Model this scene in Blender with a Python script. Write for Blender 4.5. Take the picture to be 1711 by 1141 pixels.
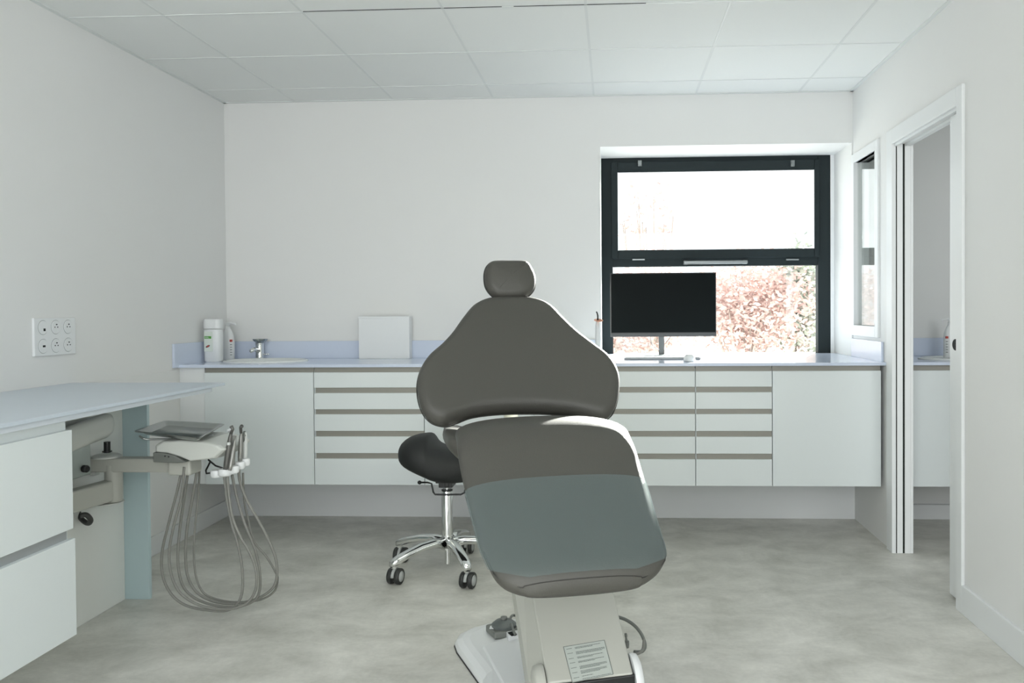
import bpy, bmesh, math, random
from mathutils import Vector, Matrix
random.seed(7)
PI = math.pi
for o in list(bpy.data.objects): bpy.data.objects.remove(o)
S = bpy.context.scene
COL = S.collection

# ------------------------------------------------------------------ camera
W_, H_ = 1711.0, 1141.0
FPX, PX, PY = 1415.34, 954.69, 542.84
CAM = Vector((0, 0, 1.2288))
RM = Matrix(((0.99877327, -0.04916381, 0.00590526),
             (0.04905765, 0.99865216, 0.01694717),
             (-0.00673048, -0.01663669, 0.99983895)))     # columns: right, forward, up
cd = bpy.data.cameras.new('camera'); cam = bpy.data.objects.new('camera', cd); COL.objects.link(cam)
r_, f_, u_ = RM.col[0], RM.col[1], RM.col[2]
cam.matrix_world = Matrix(((r_[0], u_[0], -f_[0], CAM[0]), (r_[1], u_[1], -f_[1], CAM[1]), (r_[2], u_[2], -f_[2], CAM[2]), (0, 0, 0, 1)))
cd.sensor_width = 36; cd.lens = FPX / W_ * 36
cd.shift_x = (W_ / 2 - PX) / W_; cd.shift_y = (PY - H_ / 2) / W_
cd.clip_start = .02; cd.clip_end = 300
S.camera = cam
S.view_settings.view_transform = 'Standard'; S.view_settings.look = 'None'
S.view_settings.gamma = 1; S.view_settings.use_curve_mapping = False
S.view_settings.exposure = -0.62

# ------------------------------------------------------------------ world, sun, daylight, fill lamps
wd = bpy.data.worlds.new('sky'); S.world = wd; wd.use_nodes = True
wn = wd.node_tree.nodes; wl = wd.node_tree.links
bg = wn['Background']; bg.inputs[0].default_value = (.93, .97, 1, 1); bg.inputs[1].default_value = 2.6
SUN_DIR = Vector((.335, 1, .313)).normalized()              # from the room towards the sun
sl = bpy.data.lights.new('sun', 'SUN'); sl.energy = 75; sl.angle = math.radians(.7); sl.color = (1, .97, .92)
so = bpy.data.objects.new('sun', sl); COL.objects.link(so)
so.rotation_euler = SUN_DIR.to_track_quat('Z', 'Y').to_euler(); so.location = (3, 12, 6)

def area(name, loc, size, direction, power, color):
    l = bpy.data.lights.new(name, 'AREA'); l.shape = 'RECTANGLE'; l.size, l.size_y = size
    l.energy = power; l.color = color
    o = bpy.data.objects.new(name, l); COL.objects.link(o); o.location = loc
    o.rotation_euler = Vector(direction).to_track_quat('-Z', 'Z').to_euler()
    return o
# daylight entering by the window in view; fill lamps added in both rooms, out of view
area('daylight_front_window', (.65, 5.62, 1.6), (1.25, 1.15), (0, -1, -.12), 10, (.97, .99, 1))
area('rear_opening_fill', (-.4, -1.25, 1.45), (3.1, 1.75), (.0, 1, -.08), 108, (.97, .985, 1))  # added fill lamp behind the camera, sized to brighten cabinets and floor
area('next_room_fill', (2.3, .9, 1.6), (1.2, 1.4), (-.1, 1, -.1), 40, (.96, .985, 1))  # added lamp inside the next room to brighten it, no window there

# ------------------------------------------------------------------ helpers
def ray(u, v):
    return RM @ Vector(((u - PX) / FPX, 1, -(v - PY) / FPX))
def at(u, v, ax, val):
    """world point where the sight line of a measured point meets the plane ax = val"""
    r = ray(u, v); i = 'xyz'.index(ax); t = (val - CAM[i]) / r[i]
    return CAM + r * t
def proj(P):
    v = RM.transposed() @ (Vector(P) - CAM)
    return PX + FPX * v[0] / v[1], PY - FPX * v[2] / v[1]

MATS = {}
def mat(name, color, rough=.5, metal=0, noise=0, nscale=20, bump=0, bscale=200, coat=0, spec=.5, tint=None, sheen=0):
    if name in MATS: return MATS[name]
    m = bpy.data.materials.new(name); m.use_nodes = True
    n = m.node_tree.nodes; l = m.node_tree.links; b = n['Principled BSDF']
    b.inputs['Base Color'].default_value = (*color, 1); b.inputs['Roughness'].default_value = rough
    b.inputs['Metallic'].default_value = metal; b.inputs['Coat Weight'].default_value = coat
    b.inputs['Specular IOR Level'].default_value = spec
    tc = n.new('ShaderNodeTexCoord')
    if noise or tint:
        t = n.new('ShaderNodeTexNoise'); t.inputs['Scale'].default_value = nscale; t.inputs['Detail'].default_value = 5
        l.new(tc.outputs['Object'], t.inputs['Vector'])
        mx = n.new('ShaderNodeMix'); mx.data_type = 'RGBA'
        c2 = tint or tuple(c * (1 - noise) for c in color)
        mx.inputs['A'].default_value = (*color, 1); mx.inputs['B'].default_value = (*c2, 1)
        l.new(t.outputs['Fac'], mx.inputs['Factor']); l.new(mx.outputs['Result'], b.inputs['Base Color'])
    if bump:
        t = n.new('ShaderNodeTexNoise'); t.inputs['Scale'].default_value = bscale; t.inputs['Detail'].default_value = 3
        l.new(tc.outputs['Object'], t.inputs['Vector'])
        bp = n.new('ShaderNodeBump'); bp.inputs['Strength'].default_value = bump; bp.inputs['Distance'].default_value = .002
        l.new(t.outputs['Fac'], bp.inputs['Height']); l.new(bp.outputs['Normal'], b.inputs['Normal'])
    MATS[name] = m
    return m

def glass_mat(name, col, gloss, ior=1.45):
    m = bpy.data.materials.new(name); m.use_nodes = True
    n = m.node_tree.nodes; l = m.node_tree.links; n.clear()
    o = n.new('ShaderNodeOutputMaterial'); mx = n.new('ShaderNodeMixShader'); t = n.new('ShaderNodeBsdfTransparent')
    g = n.new('ShaderNodeBsdfGlossy'); fr = n.new('ShaderNodeFresnel')
    ge = n.new('ShaderNodeNewGeometry'); ir = n.new('ShaderNodeMapRange')      # same reflectance on both faces of the pane
    ir.inputs['To Min'].default_value = ior; ir.inputs['To Max'].default_value = 1 / ior
    l.new(ge.outputs['Backfacing'], ir.inputs['Value']); l.new(ir.outputs[0], fr.inputs[0])
    t.inputs[0].default_value = (*col, 1); g.inputs['Roughness'].default_value = gloss; fr.inputs[0].default_value = ior
    l.new(fr.outputs[0], mx.inputs[0]); l.new(t.outputs[0], mx.inputs[1]); l.new(g.outputs[0], mx.inputs[2]); l.new(mx.outputs[0], o.inputs[0])
    MATS[name] = m; return m

wall_m = mat('wall_paint', (.81, .815, .80), .7, noise=.02, nscale=3, bump=.15, bscale=400, spec=.3)
trim_m = mat('white_trim_paint', (.80, .82, .82), .45)
ceil_m = mat('ceiling_tile', (.82, .84, .825), .8, noise=.015, nscale=90, spec=.2)
grid_m = mat('ceiling_grid_metal', (.72, .745, .735), .5)
cab_m = mat('cabinet_laminate', (.75, .80, .80), .38, noise=.015, nscale=2)
gola_m = mat('taupe_grip_profile', (.30, .29, .255), .42, metal=.1)
wt_m = mat('pale_blue_worktop', (.65, .72, .85), .16, noise=.03, nscale=60)
desk_m = mat('pale_blue_desktop', (.60, .67, .74), .3, noise=.03, nscale=60)
frame_m = mat('anthracite_frame', (.013, .021, .023), .6, spec=.25)
black_m = mat('black_plastic', (.012, .013, .013), .4)
gap_m = mat('black_gap', (.004, .006, .005), .8)
chrome_m = mat('chrome', (.80, .81, .80), .12, metal=1)
steel_m = mat('brushed_steel', (.42, .44, .425), .30, metal=1, noise=.2, nscale=15)
uph_m = mat('taupe_upholstery', (.074, .072, .062), .5, noise=.10, nscale=220, bump=.3, bscale=260)
seam_m = mat('dark_seam', (.035, .034, .03), .6)
saddle_m = mat('black_leatherette', (.008, .0095, .0095), .6, bump=.3, bscale=500)
beige_m = mat('cream_plastic', (.50, .505, .455), .4)
unit_m = mat('grey_white_plastic', (.62, .64, .60), .35)
unitg_m = mat('grey_plastic', (.17, .18, .165), .45)
hose_m = mat('grey_hose', (.22, .22, .20), .45)
dhose_m = mat('dark_hose', (.045, .045, .042), .45)
white_m = mat('white_plastic', (.80, .82, .82), .3)
panel_m = mat('service_panel', (.84, .86, .82), .2, noise=.04, nscale=8)
bluep_m = mat('desk_support_laminate', (.50, .63, .65), .45)
green_m = mat('green_print', (.07, .32, .035), .5)
red_m = mat('red_print', (.5, .07, .05), .5)
ink_m = mat('grey_ink', (.13, .15, .14), .6)
lab_m = mat('label_paper', (.50, .54, .50), .5)
rubber_m = mat('caster_rubber', (.03, .032, .03), .5)
hub_m = mat('caster_hub', (.42, .44, .43), .35)
bark_m = mat('bark', (.48, .41, .37), .9, noise=.3)
ground_m = mat('pale_gravel', (.55, .53, .50), .9, noise=.2, nscale=4)
pink_m = mat('red_autumn_leaf', (.56, .36, .33), .6, tint=(.60, .49, .46), nscale=3)
leaf_m = mat('green_leaf', (.28, .33, .28), .6, tint=(.42, .44, .38), nscale=3)
glass_m = glass_mat('window_glass', (.97, .99, .98), .0)
igl_m = glass_mat('interior_glass', (.93, .95, .94), .01, 1.45)

# floor: mottled grey-green vinyl
fm = mat('mottled_vinyl_floor', (.3, .3, .3), .38)
n = fm.node_tree.nodes; l = fm.node_tree.links; b = n['Principled BSDF']; tc = n.new('ShaderNodeTexCoord')
a1 = n.new('ShaderNodeTexNoise'); a1.inputs['Scale'].default_value = 3.6; a1.inputs['Detail'].default_value = 9; a1.inputs['Roughness'].default_value = .68; a1.inputs['Distortion'].default_value = .3
a2 = n.new('ShaderNodeTexNoise'); a2.inputs['Scale'].default_value = 60; a2.inputs['Detail'].default_value = 4
mp = n.new('ShaderNodeMapping'); mp.inputs['Scale'].default_value = (1, 1.25, 1)
l.new(tc.outputs['Object'], mp.inputs[0]); l.new(mp.outputs[0], a1.inputs['Vector']); l.new(tc.outputs['Object'], a2.inputs['Vector'])
mm = n.new('ShaderNodeMath'); mm.operation = 'MULTIPLY_ADD'; mm.inputs[1].default_value = .18; l.new(a2.outputs['Fac'], mm.inputs[0]); l.new(a1.outputs['Fac'], mm.inputs[2])
cr = n.new('ShaderNodeValToRGB'); cr.color_ramp.elements[0].position = .36; cr.color_ramp.elements[1].position = .78
cr.color_ramp.elements[0].color = (.46, .455, .405, 1); cr.color_ramp.elements[1].color = (.79, .78, .725, 1)
l.new(mm.outputs[0], cr.inputs[0]); l.new(cr.outputs[0], b.inputs['Base Color'])
rr = n.new('ShaderNodeMapRange'); rr.inputs['To Min'].default_value = .28; rr.inputs['To Max'].default_value = .5; l.new(a2.outputs['Fac'], rr.inputs['Value']); l.new(rr.outputs[0], b.inputs['Roughness'])

def tag(o, label=None, cat=None, group=None, kind=None):
    if label: o['label'] = label
    if cat: o['category'] = cat
    if group: o['group'] = group
    if kind: o['kind'] = kind
    return o
def empty(name, loc=(0, 0, 0), rz=0):
    o = bpy.data.objects.new(name, None); COL.objects.link(o); o.location = loc; o.rotation_euler = (0, 0, rz); o.empty_display_size = .1
    return o
def wmat(o):
    m = Matrix.LocRotScale(o.location, o.rotation_euler, o.scale)
    return (wmat(o.parent) @ m) if o.parent else m
def link(name, me, m, parent=None, smooth=False, bevel=0, world=True, seg=2):
    if m and not me.materials: me.materials.append(m)
    o = bpy.data.objects.new(name, me); COL.objects.link(o)
    if parent:
        o.parent = parent
        if world: me.transform(wmat(parent).inverted())
    if smooth:
        for p in me.polygons: p.use_smooth = True
    if bevel:
        bv = o.modifiers.new('bevel', 'BEVEL'); bv.width = bevel; bv.segments = seg; bv.limit_method = 'ANGLE'; bv.angle_limit = math.radians(40)
        bv.harden_normals = False
    return o
class MB:
    def __init__(s): s.v = []; s.f = []; s.mi = []
    def add(s, vs, fs, mi=0):
        k = len(s.v); s.v += [tuple(x) for x in vs]; s.f += [tuple(i + k for i in f) for f in fs]; s.mi += [mi] * len(fs); return s
    def box(s, x0, x1, y0, y1, z0, z1, mi=0, M=None):
        vs = [Vector((x, y, z)) for z in (z0, z1) for y in (y0, y1) for x in (x0, x1)]
        if M: vs = [M @ p for p in vs]
        return s.add(vs, [(0, 2, 3, 1), (4, 5, 7, 6), (0, 1, 5, 4), (2, 6, 7, 3), (0, 4, 6, 2), (1, 3, 7, 5)], mi)
    def tube(s, pts, r, n=10, mi=0, cap=True, flat=1):
        pts = [Vector(p) for p in pts]; N = len(pts); vs = []; fs = []
        rs = r if isinstance(r, (list, tuple)) else [r] * N
        t0 = (pts[1] - pts[0]).normalized(); up = Vector((0, 0, 1)) if abs(t0.z) < .9 else Vector((1, 0, 0))
        a = t0.cross(up).normalized()
        for i, p in enumerate(pts):
            t = (pts[min(i + 1, N - 1)] - pts[max(i - 1, 0)]).normalized()
            a = (a - t * a.dot(t)).normalized(); bb = t.cross(a)
            for k in range(n):
                q = 2 * PI * k / n; vs.append(p + (a * math.cos(q) + bb * math.sin(q) * flat) * rs[i])
        for i in range(N - 1):
            for k in range(n):
                k2 = (k + 1) % n; fs.append((i * n + k, i * n + k2, (i + 1) * n + k2, (i + 1) * n + k))
        if cap: fs.append(tuple(range(n))[::-1]); fs.append(tuple((N - 1) * n + k for k in range(n)))
        return s.add(vs, fs, mi)
    def lathe(s, prof, c=(0, 0, 0), n=32, axis=(0, 0, 1), mi=0, sx=1, sy=1):
        ax = Vector(axis).normalized(); q = ax.to_track_quat('Z', 'Y'); c = Vector(c); vs = []; fs = []
        for r, z in prof:
            for k in range(n):
                t = 2 * PI * k / n; vs.append(c + q @ Vector((r * sx * math.cos(t), r * sy * math.sin(t), z)))
        for i in range(len(prof) - 1):
            for k in range(n):
                k2 = (k + 1) % n; fs.append((i * n + k, i * n + k2, (i + 1) * n + k2, (i + 1) * n + k))
        fs.append(tuple(range(n))[::-1]); fs.append(tuple((len(prof) - 1) * n + k for k in range(n)))
        return s.add(vs, fs, mi)
    def prism(s, poly, ex, mi=0):
        n = len(poly); ex = Vector(ex); vs = [Vector(p) for p in poly] + [Vector(p) + ex for p in poly]
        fs = [tuple(range(n))[::-1], tuple(range(n, 2 * n))] + [(i, (i + 1) % n, (i + 1) % n + n, i + n) for i in range(n)]
        return s.add(vs, fs, mi)
    def rings(s, rings, mi=0, cap=True, closed=True):
        n = len(rings[0]); vs = [p for r in rings for p in r]; fs = []
        for i in range(len(rings) - 1):
            for k in range(n if closed else n - 1):
                k2 = (k + 1) % n; fs.append((i * n + k, i * n + k2, (i + 1) * n + k2, (i + 1) * n + k))
        if cap: fs.append(tuple(range(n))[::-1]); fs.append(tuple((len(rings) - 1) * n + k for k in range(n)))
        return s.add(vs, fs, mi)
    def build(s, name, m, parent=None, smooth=False, bevel=0, extra=(), seg=2, angle=None):
        me = bpy.data.meshes.new(name); me.from_pydata([tuple(v) for v in s.v], [], s.f)
        if m: me.materials.append(m)
        for x in extra: me.materials.append(x)
        for p, i in zip(me.polygons, s.mi): p.material_index = i
        bm = bmesh.new(); bm.from_mesh(me); bmesh.ops.recalc_face_normals(bm, faces=bm.faces); bm.to_mesh(me); bm.free()
        o = link(name, me, None, parent, smooth, bevel, seg=seg)
        if smooth and angle is not None:
            bm = bmesh.new(); bm.from_mesh(me)
            for e in bm.edges:
                if len(e.link_faces) == 2 and e.calc_face_angle(0) > math.radians(angle): e.smooth = False
            bm.to_mesh(me); bm.free()
        return o
def box(name, x0, x1, y0, y1, z0, z1, m, parent=None, bevel=.0015):
    return MB().box(x0, x1, y0, y1, z0, z1).build(name, m, parent, bevel=bevel)
def spline(pts, k=8, closed=False):
    P = [Vector(p) for p in pts]; n = len(P); out = []
    for i in range(n if closed else n - 1):
        if closed: a, b_, c, d_ = P[i - 1], P[i], P[(i + 1) % n], P[(i + 2) % n]
        else: a, b_, c, d_ = P[max(i - 1, 0)], P[i], P[i + 1], P[min(i + 2, n - 1)]
        for j in range(k):
            t = j / k
            out.append(.5 * ((2 * b_) + (c - a) * t + (2 * a - 5 * b_ + 4 * c - d_) * t * t + (3 * b_ - a - 3 * c + d_) * t ** 3))
    if not closed: out.append(P[-1])
    return out
def children(o): return [x for x in bpy.data.objects if x.parent == o]
def copy_tree(o, parent=None):
    c = o.copy(); COL.objects.link(c); c.parent = parent
    for ch in children(o): copy_tree(ch, c)
    return c
def struct(o): o['kind'] = 'structure'; return o

# ------------------------------------------------------------------ the room
XL, XR, D, H = -2.346, 1.407, 5.042, 2.5006
Y0 = -1.1; XA = 3.0; T = .078          # rear wall, far side of the next room, partition thickness
WY = 5.43                               # plane of the window frame
struct(box('floor', XL - .2, XA + .1, Y0 - .2, WY + .05, -.06, 0, fm, bevel=0))
# ceiling: slab and thin T-bars on the 60 cm grid
cb = MB().box(XL - .2, XA + .1, Y0 - .2, WY + .05, H, H + .06)
GX, GY = -.106, D - .2956
for k in range(-4, 6):
    x = GX + .6 * k
    if x > XL and x < XA: cb.box(x - .006, x + .006, Y0, D, H - .0015, H + .001, 1)
for k in range(0, 11):
    y = GY - .6 * k
    if y > Y0: cb.box(XL, XR, y - .005, y + .005, H - .0025, H + .001, 1)
for k in (3, 4): cb.box(-.706 + .6 * (k - 3) - .3 + .0, -.706 + .6 * (k - 3) + .25, GY - 1.2 - .009, GY - 1.2 - .0065, H - .002, H + .001, 2)
cb.box(-1.3, -.85, GY - 1.2 - .009, GY - 1.2 - .006, H - .002, H + .001, 2)
struct(cb.build('ceiling', ceil_m, extra=(grid_m, gap_m)))
tb = MB().box(XL, XL + .02, Y0, D, H - .004, H).box(XL, XR, D - .02, D, H - .004, H).box(XR - .02, XR, Y0, D, H - .004, H)
struct(tb.build('trim_1', grid_m))
struct(box('wall_left', XL - .15, XL, Y0 - .2, WY + .05, 0, H, wall_m, bevel=0))
# back wall with the deep window recess; it also closes the next room
wb = MB().box(XL, -.07, D, WY + .05, 0, H).box(-.07, XR - .008, D, WY + .05, 2.20, H).box(-.07, XR - .008, D, WY + .05, 0, .93).box(XR - .008, XA, D, WY + .05, 0, H)
struct(wb.build('wall_back', wall_m))
# right wall: solid, door opening 3.565..4.31, solid, glazed opening 4.61..5.0
DA, DB, DH = at(1597, 560, 'x', XR - .014).y, 4.31, 2.05
DC = at(1606.5, 560, 'x', XR - .014).y          # outer edge of the near casing
GA, GB, GZ0, GZ1 = 4.60, 4.995, 1.135, 2.075
wr = MB()
wr.box(XR, XR + .02, Y0, DA, 0, H).box(XR + T - .016, XR + T, Y0, DA, 0, H)          # two skins around the door pocket
wr.box(XR + .02, XR + T - .016, Y0, 2.6, 0, H).box(XR + .02, XR + T - .016, 2.6, DA, DH, H)
wr.box(XR, XR + T, DA, DB + .03, DH, H).box(XR, XR + T, DB + .03, GA, 0, H)
wr.box(XR, XR + T, GA, GB, 0, GZ0).box(XR, XR + T, GA, GB, GZ1, H).box(XR, XR + T, GB, D, 0, H)
struct(wr.build('wall_right', wall_m))
# rear wall, out of view; window opening added and widened for the fill light
wq = MB().box(XL, -2.05, Y0 - .2, Y0, 0, H).box(-2.05, 1.25, Y0 - .2, Y0, 0, .5).box(-2.05, 1.25, Y0 - .2, Y0, 2.4, H).box(1.25, XA, Y0 - .2, Y0, 0, H)
struct(wq.build('wall_rear', wall_m))
struct(box('wall_next_room_side', XA - .3, XA - .2, Y0, D, 0, H, wall_m, bevel=0))

# skirting
def skirt(name, *segs):
    m_ = MB()
    for s_ in segs: m_.box(*s_)
    return struct(m_.build(name, trim_m, bevel=.002))
skirt('baseboard_right', (XR - .014, XR, Y0, DC, 0, .115))
skirt('baseboard_left', (XL, XL + .012, 3.60, D, 0, .10))
skirt('baseboard_back', (XL, XR, D - .032, D, 0, .31))
skirt('baseboard_next_room', (XR + T, XR + T + .014, DB + .03, D, 0, .10), (XR + T, XA - .3, D - .03, D, 0, .085))

# door casing and pocket lining
ca = MB()
ca.box(XR - .014, XR, DC, DA, 0, DH + .075).box(XR - .014, XR, DA, DB, DH, DH + .075).box(XR - .014, XR, DB, DB + .085, 0, DH + .075)
ca.box(XR + T, XR + T + .014, DB, DB + .08, 0, DH + .075)
struct(ca.build('trim_2', trim_m, bevel=.002))
jb = MB()
jb.box(XR - .003, XR + .006, DB, DB + .03, 0, DH).box(XR + .012, XR + .040, DB + .001, DB + .03, 0, DH).box(XR + .050, XR + T, DB, DB + .03, 0, DH)
jb.box(XR + .006, XR + .012, DB + .004, DB + .03, 0, DH, 1).box(XR + .040, XR + .050, DB + .004, DB + .03, 0, DH, 1)
jb.box(XR, XR + .012, DA, DB, DH - .012, DH).box(XR + .052, XR + T, DA, DB, DH - .012, DH)
struct(jb.build('trim_3', trim_m, extra=(gap_m,), bevel=.0008))
dr = struct(box('door_1', XR + .022, XR + .058, 2.75, at(1587, 560, 'x', XR + .022).y, .012, DH - .012, trim_m, bevel=.002))
pq = at(1597.5, 576, 'x', XR + .022)
pl = MB().prism([(XR + .0195, pq.y + .034 * math.cos(2 * PI * k / 32), pq.z + .024 * math.sin(2 * PI * k / 32)) for k in range(32)], (.004, 0, 0))
pl.build('door_handle', gap_m, dr)

# interior glazed panel in the right wall
w2 = MB()
w2.box(XR - .012, XR + T, GA - .055, GA, GZ0 - .06, GZ1 + .05).box(XR - .012, XR + T, GB - .001, D - .002, GZ0 - .06, GZ1 + .05)
w2.box(XR - .012, XR + T, GA, GB, GZ0 - .06, GZ0).box(XR - .012, XR + T, GA, GB, GZ1, GZ1 + .05)
w2 = struct(w2.build('window_2', trim_m, bevel=.002))
box('pane', XR + .012, XR + .018, GA, GB, GZ0, GZ1, igl_m, w2, bevel=0)

# the window: fixed frame, upper opening sash, lower pane
FX0, FX1, FZ0, FZ1 = -.072, XR - .008, .945, 2.205
g1 = at(1032, 289, 'y', WY); g2 = at(1360, 415, 'y', WY); g3 = at(1024, 446, 'y', WY); g4 = at(1367, 591, 'y', WY)
w1 = MB(); fy0, fy1 = WY, WY + .07
w1.box(FX0, g3.x, fy0, fy1, FZ0 - .02, FZ1).box(g4.x, 1.374, fy0, fy1, FZ0 - .02, FZ1).box(g3.x, g4.x, fy0, fy1, g1.z + .05, FZ1)
w1.box(g3.x, g4.x, fy0, fy1, g3.z, g3.z + .055).box(g3.x, g4.x, fy0, fy1, .90, .953)
w1 = struct(w1.build('window_1', frame_m, bevel=.003))
box('filler_strip', 1.374, XR - .009, fy0 - .004, fy1, .93, 2.2, trim_m, w1)
sx0, sx1, sz0, sz1 = g3.x - .008, g4.x + .008, g3.z + .05, g1.z + .066
sa = MB(); sy0, sy1 = WY - .018, WY - .001
sa.box(sx0, g1.x, sy0, sy1, sz0, sz1).box(g2.x, sx1, sy0, sy1, sz0, sz1).box(g1.x, g2.x, sy0, sy1, g1.z, sz1).box(g1.x, g2.x, sy0, sy1, sz0, g2.z)
sa = sa.build('sash', frame_m, w1, bevel=.004)
box('upper_pane', g1.x, g2.x, WY + .02, WY + .026, g2.z, g1.z, glass_m, w1, bevel=0)
box('lower_pane', g3.x, g4.x, WY + .03, WY + .036, .953, g3.z, glass_m, w1, bevel=0)
hp = at(1142, 439, 'y', WY - .03); hq = at(1249, 439, 'y', WY - .03)
hb = MB().box(hp.x, hq.x, WY - .045, WY - .03, hp.z - .010, hp.z + .012).box(hp.x, hp.x + .03, WY - .04, WY, hp.z - .01, hp.z + .014).box(hq.x - .03, hq.x, WY - .04, WY, hp.z - .01, hp.z + .014)
hb.build('window_handle', mat('handle_metal', (.22, .24, .24), .3, metal=.6), w1, bevel=.004)
for u in (1069, 1324):
    p = at(u, 273, 'y', WY - .02)
    q_ = MB().box(p.x - .012, p.x + .012, WY - .034, WY - .015, p.z - .02, p.z + .018).lathe([(0, 0), (.011, 0), (.011, .02), (0, .02)], (p.x, WY - .04, p.z - .004), 14, (0, 1, 0))
    q_.build('window_catch', mat('handle_metal', (.22, .24, .24), .3), w1, bevel=.002)
for u in (1067, 1324):
    p = at(u, 434, 'y', WY - .018)
    box('hinge_cover', p.x - .04, p.x + .04, WY - .024, WY - .014, p.z - .004, p.z + .006, mat('handle_metal', (.22, .24, .24), .3), w1)
fb = MB().box(-1.99, 1.19, Y0 - .14, Y0 - .08, .5, .56).box(-1.99, 1.19, Y0 - .14, Y0 - .08, 2.34, 2.4).box(-2.05, -1.99, Y0 - .14, Y0 - .08, .5, 2.4).box(1.19, 1.25, Y0 - .14, Y0 - .08, .5, 2.4)
struct(fb.build('unseen_rear_window', frame_m, bevel=.003))  # frame of the unseen opening added around the rear fill lamp

# ------------------------------------------------------------------ worktop and cabinets along the back wall
WT = .952; YF = 4.44
def top_with_hole(mb, x0, x1, y0, y1, z0, z1, cx, cy, rx, ry, n=64):
    ang = [2 * PI * k / n for k in range(n)]
    for (xx, yy) in ((x0, y0), (x1, y0), (x1, y1), (x0, y1)): ang.append(math.atan2(yy - cy, xx - cx) % (2 * PI))
    ang = sorted(set(round(a, 6) for a in ang)); N = len(ang); inn = []; out = []
    for a in ang:
        c, s = math.cos(a), math.sin(a); inn.append((cx + rx * c, cy + ry * s))
        ts = []
        if c > 1e-9: ts.append((x1 - cx) / c)
        if c < -1e-9: ts.append((x0 - cx) / c)
        if s > 1e-9: ts.append((y1 - cy) / s)
        if s < -1e-9: ts.append((y0 - cy) / s)
        t = min(ts); out.append((cx + t * c, cy + t * s))
    vs = [(x, y, z1) for x, y in inn] + [(x, y, z1) for x, y in out] + [(x, y, z0) for x, y in inn] + [(x, y, z0) for x, y in out]
    fs = []
    for i in range(N):
        j = (i + 1) % N
        fs += [(i, j, N + j, N + i), (2 * N + j, 2 * N + i, 3 * N + i, 3 * N + j), (i, 2 * N + i, 2 * N + j, j), (N + i, N + j, 3 * N + j, 3 * N + i)]
    mb.add(vs, fs)
SKX, SKY = -1.99, 4.76
wt = empty('worktop', (0, 4.74, WT - .016)); tag(wt, 'long glossy pale blue worktop running under the window along the far wall', 'worktop')
m_ = MB(); top_with_hole(m_, XL + .001, -1.2, YF, D - .001, WT - .016, WT, SKX, SKY, .225, .165)
m_.box(-1.2, XR - .001, YF, D - .001, WT - .016, WT).box(-.069, XR - .009, D - .001, WY - .02, WT - .016, WT)
m_.build('counter_slab', wt_m, wt)
m_ = MB().box(XL + .001, -.07, D - .014, D - .001, WT, WT + .105)
m_.build('rear_upstand', wt_m, wt, bevel=.0015)
box('left_upstand', XL + .001, XL + .014, YF - .045, D - .014, WT - .014, WT + .115, wt_m, wt)
box('right_upstand', XR - .014, XR - .001, YF + .04, D - .002, WT, WT + .105, wt_m, wt)

def cabinet(name, x0, x1, kind, label, group, top=.913, bottom=.305, yf=4.46, yb=5.0):
    c = empty(name, ((x0 + x1) / 2, 4.72, bottom)); tag(c, label, 'cabinet', group)
    g = .0018
    body = MB().box(x0 + .0005, x1 - .0005, yf + .02, yb, bottom, top + .010)
    body.build('body', cab_m, c)
    box('grip_profile', x0 + g, x1 - g, yf + .012, yf + .02, top - .02, WT - .018, gola_m, c, bevel=.001)
    if kind == 'door':
        d_ = box('door', x0 + g, x1 - g, yf, yf + .0195, bottom, top - .005, cab_m, c)
    else:
        zs = [(top - .005, .826), (.797, .710), (.683, .594), (.564, .475), (.445, bottom)]
        for i, (zt, zb) in enumerate(zs):
            box('drawer', x0 + g, x1 - g, yf, yf + .0195, zb, zt, cab_m, c)
            if i: box('grip_profile', x0 + .006, x1 - g, yf + .012, yf + .02, zt - .012, zs[i - 1][1] + .003, gola_m, c, bevel=.001)
    return c
cabinet('cabinet', -2.205, -1.605, 'door', 'white one-door wall-hung cabinet under the wash basin by the left wall', None)
cabinet('cabinet', -1.605, -1.008, 'drawers', 'white wall-hung cabinet of five drawers left of the treatment chair', None)
cabinet('cabinet', -1.008, -.42, 'door', 'white cabinet with a plain door, mostly hidden behind the treatment chair backrest', None)
cabinet('cabinet', -.42, .429, 'drawers', 'wide white drawer cabinet below the monitor, half hidden by the chair backrest', None)
cabinet('cabinet', .429, .828, 'drawers', 'narrow white five-drawer cabinet below the right half of the window', None)
cabinet('cabinet', .828, 1.388, 'door', 'white one-door wall-hung cabinet at the right end beside the sliding door opening', None)
fl = MB().box(XL + .001, -2.206, YF + .03, 5.0, .305, WT - .017)
tag(fl.build('filler_panel', trim_m), 'narrow white filler panel between the left wall and the basin cabinet', 'panel')
tag(box('wall_panel', XL + .0005, XL + .006, 3.57, YF - .0, .10, .925, wall_m), 'thin white protective panel on the left wall below counter height', 'panel')

# wash basin
bs = MB(); n = 48
prof = [(1.08, .0), (1.08, .006), (1.03, .010), (.98, .006), (.93, -.012), (.85, -.06), (.70, -.10), (.40, -.125), (.06, -.13), (.0, -.13)]
rg = []
for r, z in prof: rg.append([Vector((SKX + .222 * r * math.cos(2 * PI * k / n), SKY + .162 * r * math.sin(2 * PI * k / n), WT + z)) for k in range(n)])
basin = empty('wash_basin', (SKX, SKY, WT)); tag(basin, 'white oval wash basin set into the worktop below the chrome tap', 'sink')
bs.rings(rg, cap=False).build('bowl', mat('ceramic', (.78, .81, .80), .08), basin, smooth=True)
MB().lathe([(0, 0), (.02, 0), (.022, .003), (0, .004)], (SKX, SKY, WT - .129), 20).build('drain', chrome_m, basin, smooth=True)
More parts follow.
